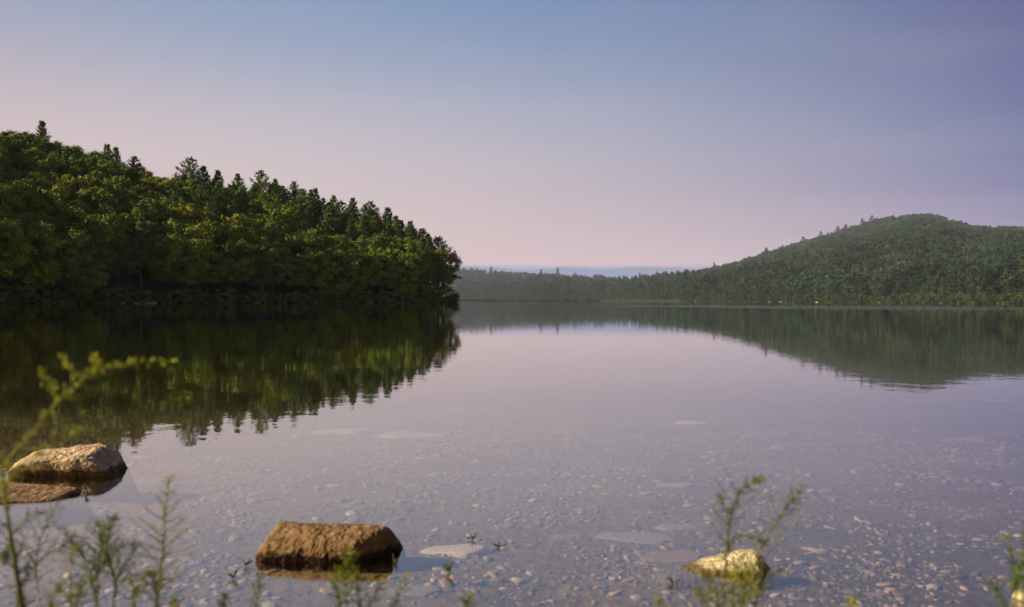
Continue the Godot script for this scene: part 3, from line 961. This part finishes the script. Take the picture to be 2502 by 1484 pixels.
func rocks() -> void:
	var a := on_level(622, 1355)
	var b := on_level(940, 1392)
	var c := (a + b) / 2 + Vector3(0.02, 0, -0.2)
	add_rock("boulder", rock([[V(-0.03, 1, 0.28), 0.165], [V(0.0, 1, -0.2), 0.19], [V(0.03, 0.5, 0.86), 0.225], [V(0.02, -0.3, 1), 0.205], [V(0.75, 0.12, 0.62), 0.325], [V(0.8, 0.5, -0.3), 0.43], [V(-1, 0.12, 0.05), 0.42], [V(-0.75, 0.6, 0.2), 0.39], [V(0, 0.2, -1), 0.22], [V(0, -1, 0), 0.3]], 42.0, 0.026, 120, Vector3.ONE, 0.035, 3.0, 0.6), M.brown_rock, c, -0.1, "brown angular boulder in the front water with a dark right face")
	var l := on_level(168, 1168)
	add_rock("boulder", rock([[V(-0.1, 1, 0.12), 0.205], [V(0.55, 0.75, 0.1), 0.36], [V(0.9, 0.35, -0.05), 0.46], [V(0.02, -0.5, 1), 0.17], [V(0.1, 0.55, 0.85), 0.29], [V(-0.5, 0.85, 0.15), 0.34], [V(-0.85, 0.5, 0.3), 0.46], [V(-1, 0, 0), 0.55], [V(0, 0.2, -1), 0.27], [V(0, -1, 0), 0.4]], 30.0, 0.032, 100, Vector3.ONE, 0.05, 17.0, 0.35), M.tan_rock, l + Vector3(-0.15, 0, -0.28), -0.05, "pale pitted boulder with a shadowed front, left behind the weeds")
	var r := on_level(1795, 1405)
	add_rock("boulder", rock([[V(-0.3, 1, 0.15), 0.075], [V(-0.1, 0.8, 0.6), 0.1], [V(0.1, 0.2, 1), 0.13], [V(0.85, 0.2, 0.45), 0.19], [V(0.7, 0.6, -0.3), 0.2], [V(-1, 0.25, 0.2), 0.36], [V(-0.4, 0.85, -0.2), 0.12], [V(0, 0.3, -1), 0.15], [V(0, -1, 0), 0.25]], 50.0, 0.028, 90, Vector3(1.1, 0.95, 0.95), 0.012, 29.0, 0.4), M.lichen_rock, r + Vector3(0.0, 0.0, -0.12), -0.18, "small pale yellow wedge rock behind the tall right weeds")
	var s := on_level(60, 1228)
	add_rock("flat_rock", rock([[V(0.06, 1, 0.1), 0.075], [V(1, 0.4, 0.2), 0.42], [V(0.3, 0.35, 1), 0.24], [V(-1, 0.2, 0), 0.6], [V(0, 0.2, -1), 0.24], [V(0, -1, 0), 0.3]], 40.0, 0.014, 70, Vector3.ONE, 0.012, 41.0, 0.8), M.brown_rock, s + Vector3(-0.22, -0.025, -0.22), -0.12, "low flat brown slab awash below the left boulder")
	var e := on_level(2490, 1478)
	add_rock("stone", rock([[V(-0.1, 1, 0.1), 0.07], [V(0.2, 0.3, 1), 0.13], [V(1, 0.2, 0), 0.2], [V(-1, 0.4, 0.1), 0.17], [V(0, 0.2, -1), 0.13], [V(0, -1, 0), 0.2]], 50.0, 0.012, 50, Vector3.ONE, 0.006, 53.0), M.lichen_rock, e + Vector3(0.24, -0.01, -0.06), 0.3, "small pale stone in the bottom right corner of the water")
	# stones lying on the lake bed
	var flat := []
	for k in 4:
		flat.append(rock([[V(0.1, 1, 0.05), 0.3], [V(1, 0.5, 0.2), 0.9], [V(-0.8, 0.5, 0.5), 0.85], [V(-0.7, 0.4, -0.6), 0.8], [V(0.3, 0.4, 1), 0.6], [V(0.4, 0.5, -1), 0.62], [V(0, -1, 0), 0.4]], 9.0, 0.09, 26, Vector3(1, 0.8, 1), -9.0, k * 31.0))
	for q in [[1112, 1350, 150, "pale wedge stone under water right of the brown boulder", 1.35, 0.14], [1655, 1291, 95, "pale flat stone under water upper left of the yellow wedge rock", 1.15, 0.05], [1560, 1318, 180, "broad dull slab under water left of the yellow wedge rock", 0.8, 0.03], [1650, 1362, 150, "reddish slab under water touching the yellow wedge rock", 0.85, 0.03],
			[1010, 1446, 130, "long pale slab under water below the brown boulder's right end", 0.85, 0.02], [838, 1057, 130, "long pale stone under far water left of centre", 1.0, 0.12], [1010, 1067, 150, "long pale stone right of another under far water", 0.95, 0.1], [1688, 1034, 62, "small bright stone under far water right of centre", 1.5, 0.1], [1650, 1187, 85, "slanting pale sliver of stone under middle water", 1.2, 0.04], [618, 1208, 62, "greenish round stone under water above the brown boulder", 0.85, 0.03],
			[815, 1187, 36, "small white stone under water above the brown boulder", 1.7, 0.03], [1205, 1162, 34, "small orange stone under middle water", 1.2, 0.03], [345, 1119, 62, "pale flat stone under water right of the left boulder", 1.1, 0.05], [352, 1180, 120, "pink slab under water between left boulder and tall feathery weed", 0.8, 0.03], [2365, 1075, 105, "reddish flat stone under water near the right edge", 0.9, 0.05], [2140, 1454, 52, "round pink stone under water at bottom right", 1.0, 0.03],
			[1100, 1005, 120, "faint dark stone under far water near the middle", 0.6, 0.1], [1880, 1062, 120, "faint dark slab under far water right of the bright stone", 0.6, 0.05], [1385, 1312, 60, "reddish stone under water right of the pale wedge stone", 1.0, 0.03]]:
		var p := on_bed(q[0], q[1])
		var o := add_rock("sunken_stone", flat[rng.randi_range(0, 3)], M.drowned_rock, p, rnd(-0.4, 0.4) + (PI if rnd() < 0.5 else 0.0), q[3], "larger stones on the lake bed")
		var w: float = q[2] * K * -p.z * 0.55
		o.scale = Vector3(w, w * 0.3 + q[5] * 0.55, w * 0.8)
		q[4] = minf(q[4], 1.0) if q[4] < 1.3 else q[4]
		var m: StandardMaterial3D = (M.pale_drowned_rock if q[4] > 1.3 else M.drowned_rock).duplicate()
		m.albedo_color = lin(q[4], q[4] * (0.8 if "ddish" in q[3] or "pink" in q[3] or "orange" in q[3] else 0.95), q[4] * (0.7 if "ddish" in q[3] or "orange" in q[3] else 0.9)) if q[4] <= 1.3 else lin(1, 0.92, 0.84)
		o.material_override = m
	# stones and driftwood along the far waterlines
	var k := 0
	for q in [[368, 4.0, 1.6], [330, 1.5, 1.0], [300, 1.8, 0.9], [415, 1.5, 0.8], [240, 1.4, 0.8], [630, 2.0, 0.9], [690, 1.6, 0.7], [770, 1.3, 0.8], [905, 1.6, 0.8], [980, 1.5, 0.8], [1032, 1.8, 1.0], [1042, 1.6, 1.2], [1075, 1.4, 0.9], [1100, 1.8, 0.6]]:
		k += 1
		var u: float = (q[0] - 1251.0) * K
		var dd := table(L_SHORE, u) - 0.3
		var o := add_rock("shore_rock", flat[k % 4], M.drowned_rock, Vector3(u * dd, 0.05, -dd), rnd(0, TAU), ("large pale rock at the left hill's waterline" if k == 1 else "pale rock at the left hill's waterline, %s from the left" % ordinal([3, 2, 4, 0, 1, 5, 6, 7, 8, 9, 10, 11, 12, 13][[1, 2, 0, 4, 3, 5, 6, 7, 8, 9, 10, 11, 12, 13][k - 1]] + 1)), "rocks along the left waterline")
		o.scale = Vector3(q[1] * 0.55, q[2] * 1.2, q[1] * 0.5)
	k = 0
	for X in [1357, 1375, 1400, 1420, 1500, 1660, 1680, 1700, 1722, 1745, 1790, 1822, 1838, 1850, 1880, 1910, 1938, 1965, 2000, 2040, 2092, 2150, 2210, 2300, 2330, 2380, 2440, 2488]:
		k += 1
		var u: float = (X - 1251.0) * K
		var dd := table(R_SHORE, u) - 0.5
		var o := add_rock("shore_rock", flat[k % 4], M.drowned_rock, Vector3(u * dd, 0.1, -dd), rnd(-0.3, 0.3), "pale rock on the far right waterline, %s from the left" % ordinal(k), "rocks along the right waterline")
		o.scale = Vector3(0.35 + 1.9 * pow(rnd(), 2.5), 0.4 + 0.8 * pow(rnd(), 2.0), 0.9)
	k = 0
	for q in [[1005, 730, 1070, 737, "long grey fallen log at the left shore, angled into the water"], [1030, 733, 1112, 736, "grey driftwood log lying along the tip of the left shore"], [880, 727, 905, 738, "short grey snag leaning into the water below the left hill"], [1050, 737, 1085, 726, "upturned branch of driftwood near the left shore's tip"]]:
		var d0 := table(L_SHORE, (q[0] - 1251.0) * K) - 0.2
		var p := at(q[0], q[1], d0)
		var e2 := at(q[2], q[3], table(L_SHORE, (q[2] - 1251.0) * K) - 1.2)
		var lg := MB.new()
		lg.tube([Vector3.ZERO, (e2 - p) * 0.5 + Vector3(0, 0.25, 0), e2 - p], [0.3, 0.22, 0.08], 6, Color(0.26, 0.23, 0.19))
		for j in 5:
			var t := rnd(0.3, 0.95)
			var f := (e2 - p) * t
			lg.tube([f, f + Vector3(rnd(-1, 1), rnd(0.4, 1.4), rnd(-0.5, 0.8))], [0.08, 0.02], 4, Color(0.26, 0.23, 0.19))
		var o := thing("driftwood_log", p, q[4], "log", "driftwood on the left shore")
		put("wood", lg.mesh(), M.bark, o)

# ---------------------------------------------------------------- weeds on the near bank
func curve(pts: Array, n: int) -> Array:
	var out := []
	for k in n + 1:
		var f := float(k) / n * (pts.size() - 1)
		var i := mini(int(f), pts.size() - 2)
		var t := f - i
		out.append((pts[i] as Vector3).cubic_interpolate(pts[i + 1], pts[maxi(i - 1, 0)], pts[mini(i + 2, pts.size() - 1)], t))
	return out

func weed(called: String, label: String, group: String, depth: float, stems: Array, leafy: float, col: Color, stem_col: Color) -> Node3D:
	# stems: [points on the sheet, thickness, twigs, twig length, first twig, spread]
	var base: Vector3 = at(stems[0][0][0][0], stems[0][0][0][1], depth)
	var o := thing(called, base, label, "plant", group)
	for st in stems:
		var pts := []
		var j := 0
		for p in st[0]:
			pts.append(at(p[0], p[1], depth + 0.04 * sin(j * 1.7 + p[0])) - base)
			j += 1
		var path := curve(pts, 8 * (pts.size() - 1))
		if st[0][0][1] > 1450:                              # grows out of the bank below the frame
			var foot: Vector3 = path[0] + base
			var dirn: Vector3 = (path[0] - path[2]).normalized()
			var gl := bed(foot.x, foot.z)
			path.push_front(Vector3(foot.x + dirn.x * 0.1, gl - 0.02, foot.z) - base)
		var wood := MB.new()
		var leaves := MB.new()
		var radii := []
		for k in path.size():
			radii.append(lerpf(st[1] * 0.8, st[1] * 0.2, float(k) / (path.size() - 1)))
		wood.tube(path, radii, 6, stem_col)
		var total: int = st[2]
		for k in total:
			var q := lerpf(st[4], 0.98, (k + rnd(0, 0.6)) / total)
			var f: float = q * (path.size() - 1)
			var i := mini(int(f), path.size() - 2)
			var p: Vector3 = (path[i] as Vector3).lerp(path[i + 1], f - i)
			var up: Vector3 = (path[i + 1] - path[i]).normalized()
			var a := k * 2.4 + rnd(-0.3, 0.3)
			var x := up.cross(Vector3(0.1, 0.2, 1)).normalized()
			var y := up.cross(x)
			var side := (x * cos(a) + y * sin(a) * 0.8).normalized()
			var ln: float = st[3] * (1.0 - 0.8 * smoothstep(0.3, 1.0, (q - st[4]) / (1 - st[4]))) * rnd(0.7, 1.2)
			var dirt: Vector3 = (side * st[5] + up * 0.8).normalized()
			var mid: Vector3 = p + dirt * ln * 0.5
			var tip: Vector3 = p + dirt * ln + Vector3(0, ln * 0.06, 0)
			wood.tube([p, mid, tip], [st[1] * 0.34, st[1] * 0.26, st[1] * 0.12], 4, stem_col)
			var n := int(ln * leafy * 1400.0) + 4
			for l in n:
				var t := rnd(0.05, 1.05)
				var lp: Vector3 = p.lerp(mid, t * 2) if t < 0.5 else mid.lerp(tip, t * 2 - 1)
				var ld: Vector3 = (dirt * 0.8 + rdir() * 0.9).normalized()
				var nn: Vector3 = (Vector3.UP * 0.4 + rdir()).normalized()
				nn = (nn - ld * nn.dot(ld)).normalized()
				var s := rnd(0.0028, 0.006)
				var c := rnd(0.7, 1.35)
				leaves.leaf(lp + ld * s, nn, nn, ld, s, s * 0.2, Color(col.r * c * rnd(0.85, 1.2), col.g * c, col.b * c))
		for l in int(leafy * 110 * (path.size() - 1) / 16.0):
			var f := rnd(st[4] * 0.7, 1.0) * (path.size() - 1)
			var i := mini(int(f), path.size() - 2)
			var p: Vector3 = (path[i] as Vector3).lerp(path[i + 1], f - i)
			var ld: Vector3 = (rdir() + (path[i + 1] - path[i]).normalized() * 0.6).normalized()
			var nn: Vector3 = ld.cross(rdir()).normalized()
			var s := rnd(0.005, 0.011)
			leaves.leaf(p + ld * s, nn, nn, ld, s, s * 0.28, col * rnd(0.7, 1.3))
		put("stem", wood.mesh(), M.weed, o)
		put("foliage", leaves.mesh(), M.weed, o)
	return o

func weeds() -> void:
	var g := Color(0.2, 0.22, 0.012)
	var y := Color(0.26, 0.26, 0.02)
	var pale := Color(0.26, 0.24, 0.1)
	var dark := Color(0.08, 0.1, 0.008)
	var sg := Color(0.09, 0.11, 0.02)
	var sb := Color(0.17, 0.15, 0.06)
	var G := "weeds on the near bank"
	weed("tall_weed", "tallest weed at the left edge, its branch arching over the pale boulder", G, 1.8, [
		[[[52, 1490], [30, 1350], [12, 1220], [2, 1150], [60, 1080], [140, 985], [190, 935], [250, 903], [330, 888], [418, 882]], 0.0036, 40, 0.026, 0.3, 0.8],
		[[[12, 1220], [22, 1170], [90, 1110], [150, 1075], [215, 1042]], 0.0022, 20, 0.035, 0.2, 0.9],
		[[[140, 985], [125, 950], [98, 905]], 0.0016, 10, 0.016, 0.2, 0.8],
		[[[190, 935], [172, 905], [148, 872]], 0.0014, 8, 0.012, 0.3, 0.8],
		[[[250, 903], [236, 890], [230, 872]], 0.001, 6, 0.012, 0.2, 0.8]], 0.17, y * 1.25, Color(0.2, 0.19, 0.03))
	weed("dark_weed", "dark thick-stemmed weed in the bottom left corner", G, 2.1, [
		[[[58, 1490], [42, 1400], [30, 1320], [14, 1230], [8, 1160]], 0.006, 16, 0.05, 0.05, 0.9],
		[[[40, 1490], [52, 1430], [75, 1385]], 0.004, 10, 0.03, 0.2, 0.8],
		[[[28, 1330], [15, 1355], [10, 1375]], 0.003, 16, 0.03, 0.0, 0.8]], 0.35, dark, dark)
	weed("airy_weed", "airy brownish weed between the dark corner weed and the bushy weed", G, 2.5, [
		[[[100, 1490], [88, 1400], [95, 1330], [118, 1270], [150, 1215]], 0.0032, 22, 0.09, 0.2, 0.75],
		[[[90, 1390], [60, 1330], [52, 1290]], 0.002, 10, 0.06, 0.1, 0.8],
		[[[92, 1370], [140, 1340], [180, 1310]], 0.002, 12, 0.06, 0.1, 0.8],
		[[[60, 1290], [70, 1262], [110, 1250]], 0.0014, 8, 0.05, 0.0, 0.8]], 0.16, Color(0.15, 0.15, 0.05), sb)
	weed("bushy_weed", "bushy dark green weed left of the tall feathery weed", G, 2.3, [
		[[[235, 1490], [228, 1430], [205, 1370], [185, 1335], [150, 1285]], 0.0042, 26, 0.08, 0.2, 0.7],
		[[[238, 1490], [238, 1400], [246, 1330], [240, 1280]], 0.0042, 28, 0.08, 0.25, 0.7],
		[[[275, 1490], [282, 1420], [262, 1350], [268, 1290], [280, 1262]], 0.0042, 30, 0.085, 0.2, 0.7],
		[[[280, 1430], [312, 1370], [330, 1325]], 0.003, 18, 0.06, 0.1, 0.7],
		[[[240, 1400], [262, 1370], [300, 1330]], 0.003, 18, 0.06, 0.1, 0.7]], 0.2, Color(0.13, 0.155, 0.01), dark)
	weed("feathery_weed", "tall feathery pyramid-shaped weed right of the bushy weed", G, 2.4, [
		[[[383, 1490], [390, 1420], [398, 1340], [404, 1250], [416, 1160]], 0.0042, 40, 0.1, 0.2, 1.15],
		[[[383, 1490], [380, 1440], [372, 1395]], 0.003, 22, 0.07, 0.1, 0.8]], 0.2, y, Color(0.22, 0.2, 0.06))
	weed("low_weed", "low yellow-green sprigs along the bottom between airy and bushy weeds", G, 2.2, [
		[[[175, 1490], [172, 1440], [178, 1340]], 0.002, 14, 0.05, 0.1, 0.8],
		[[[185, 1490], [195, 1450], [205, 1420]], 0.003, 16, 0.045, 0.0, 0.8],
		[[[120, 1490], [130, 1460], [150, 1430]], 0.003, 14, 0.05, 0.0, 0.8]], 0.3, g, sg)
	weed("low_weed", "sprigs branching at the bottom just left of the feathery weed", G, 2.4, [
		[[[330, 1490], [325, 1440], [318, 1400]], 0.003, 16, 0.05, 0.0, 0.9],
		[[[328, 1460], [345, 1430], [362, 1395]], 0.002, 10, 0.04, 0.0, 0.9]], 0.3, g, sg)
	var n := 0
	for q in [[430, 1462, "small tuft at the bottom edge right of the feathery weed"], [548, 1455, "thin sprig at the bottom edge left of the brown boulder"], [632, 1402, "upright sprig below the brown boulder's left corner"], [1146, 1458, "lone yellow-green tip at the bottom edge right of the brown boulder"], [2085, 1462, "thin sprig at the bottom edge right of the yellow wedge rock"], [1612, 1462, "short tip at the bottom edge left of the tall right weeds"]]:
		n += 1
		weed("low_weed", q[2], G, 2.4, [[[[q[0] - 6, 1492], [q[0] - 4, (1492 + q[1]) / 2], [q[0], q[1]]], 0.0028, 16 if n == 3 else 9, 0.035, 0.0, 0.7]], 0.3, y if n % 2 else g, sg)
	weed("leafy_weed", "green leafy weed in front of the brown boulder's right half", G, 2.4, [
		[[[848, 1490], [846, 1430], [850, 1380], [852, 1338]], 0.0032, 26, 0.06, 0.1, 0.75],
		[[[832, 1490], [822, 1430], [826, 1392]], 0.003, 20, 0.05, 0.1, 0.8],
		[[[880, 1490], [876, 1440], [868, 1400]], 0.003, 20, 0.05, 0.05, 0.8],
		[[[900, 1490], [915, 1455], [940, 1420]], 0.0022, 12, 0.045, 0.05, 0.8],
		[[[960, 1490], [975, 1450], [1000, 1400]], 0.0018, 12, 0.035, 0.1, 0.7]], 0.3, g, sg)
	weed("budding_weed", "tall weed before the yellow wedge rock, a yellow bud on top", G, 2.4, [
		[[[1768, 1490], [1770, 1420], [1776, 1340], [1786, 1270], [1802, 1210], [1835, 1180], [1862, 1172]], 0.0046, 30, 0.08, 0.25, 0.85],
		[[[1786, 1275], [1768, 1235], [1755, 1210]], 0.002, 10, 0.03, 0.2, 0.8],
		[[[1776, 1330], [1830, 1310], [1870, 1330]], 0.0018, 8, 0.03, 0.2, 0.8]], 0.24, Color(0.14, 0.15, 0.03), sg)
	weed("forked_weed", "slanting weed right of the budding weed, leaning over the wedge rock", G, 2.45, [
		[[[1822, 1490], [1838, 1420], [1852, 1360], [1880, 1300], [1915, 1250], [1940, 1215], [1962, 1188]], 0.004, 34, 0.085, 0.25, 0.95],
		[[[1810, 1490], [1830, 1450], [1890, 1400], [1935, 1378]], 0.0018, 14, 0.04, 0.3, 0.8]], 0.2, Color(0.16, 0.17, 0.03), Color(0.2, 0.19, 0.05))
	weed("leafy_weed", "dense yellow-green tuft at the foot of the two tall right weeds", G, 2.35, [
		[[[1755, 1490], [1748, 1440], [1715, 1395]], 0.0034, 26, 0.05, 0.1, 0.8],
		[[[1790, 1490], [1795, 1430], [1800, 1380]], 0.0034, 30, 0.055, 0.05, 0.8],
		[[[1815, 1490], [1818, 1430], [1830, 1390]], 0.0034, 30, 0.055, 0.05, 0.8],
		[[[1730, 1490], [1722, 1460], [1700, 1440]], 0.003, 18, 0.05, 0.0, 0.8],
		[[[1845, 1490], [1850, 1455], [1868, 1430]], 0.003, 18, 0.05, 0.0, 0.8]], 0.2, y, sg)
	weed("edge_weed", "weed standing at the right edge above the corner stone", G, 2.3, [
		[[[2478, 1490], [2482, 1420], [2470, 1360], [2458, 1310]], 0.0032, 14, 0.02, 0.3, 0.6],
		[[[2480, 1440], [2488, 1400], [2500, 1375]], 0.003, 20, 0.035, 0.0, 0.8],
		[[[2500, 1490], [2498, 1400], [2505, 1300]], 0.0026, 16, 0.04, 0.2, 0.8],
		[[[2460, 1490], [2440, 1450], [2420, 1420]], 0.002, 10, 0.03, 0.0, 0.8]], 0.3, Color(0.09, 0.13, 0.01), sg)
	# the yellow bud
	var bud := MB.new()
	for k in 90:
		var dr := rdir()
		bud.leaf(dr * 0.005, dr, dr, dr.cross(rdir()).normalized(), 0.003, 0.002, Color(0.5, 0.42, 0.2))
	var bp := at(1862, 1172, 2.4)
	var host: Node3D = get_node("budding_weed")
	var bm := put("bud", bud.mesh(), M.weed, host)
	bm.position = bp - host.position
	# sprigs standing in the shallow water
	n = 0
	for q in [[1097, 1392, 0.07, "dark green tuft of water weed right of the brown boulder"], [962, 1368, 0.05, "dark water weed touching the brown boulder's right end"], [570, 1405, 0.05, "flat dark sprig on the water left of the brown boulder"], [600, 1375, 0.05, "thin brown sprig in the water just left of the brown boulder"], [1155, 1312, 0.06, "thin bare twig behind the pale wedge stone"], [1218, 1330, 0.05, "short twig right of the pale wedge stone"], [1645, 1418, 0.05, "small sprig in the water left of the yellow wedge rock"], [210, 1207, 0.04, "small dark weed afloat right of the low flat slab"]]:
		n += 1
		var p := on_level(q[0], q[1] + 8)
		var w := MB.new()
		var lv := MB.new()
		for j in (9 if n == 1 else 4):
			var a := rnd(0, TAU)
			var tip: Vector3 = Vector3(cos(a) * rnd(0.2, 1.0), rnd(0.3, 1.1), sin(a) * 0.6) * q[2]
			w.tube([Vector3(0, -0.12, 0), Vector3(0, 0.005, 0), tip], [0.0022, 0.002, 0.0008], 4, Color(0.09, 0.09, 0.03))
			for l in 22:
				var t := rnd(0.2, 1.0)
				var ld := rdir()
				lv.leaf(tip * t + ld * 0.004, ld.cross(Vector3(0.2, 1, 0.1)).normalized(), ld.cross(Vector3(0.2, 1, 0.1)).normalized(), ld, 0.0075, 0.0028, Color(0.07, 0.09, 0.015) * rnd(0.7, 1.4))
		var o := thing("water_weed", p, q[3], "plant", "sprigs standing in the shallow water")
		put("stem", w.mesh(), M.weed, o)
		put("foliage", lv.mesh(), M.weed, o)
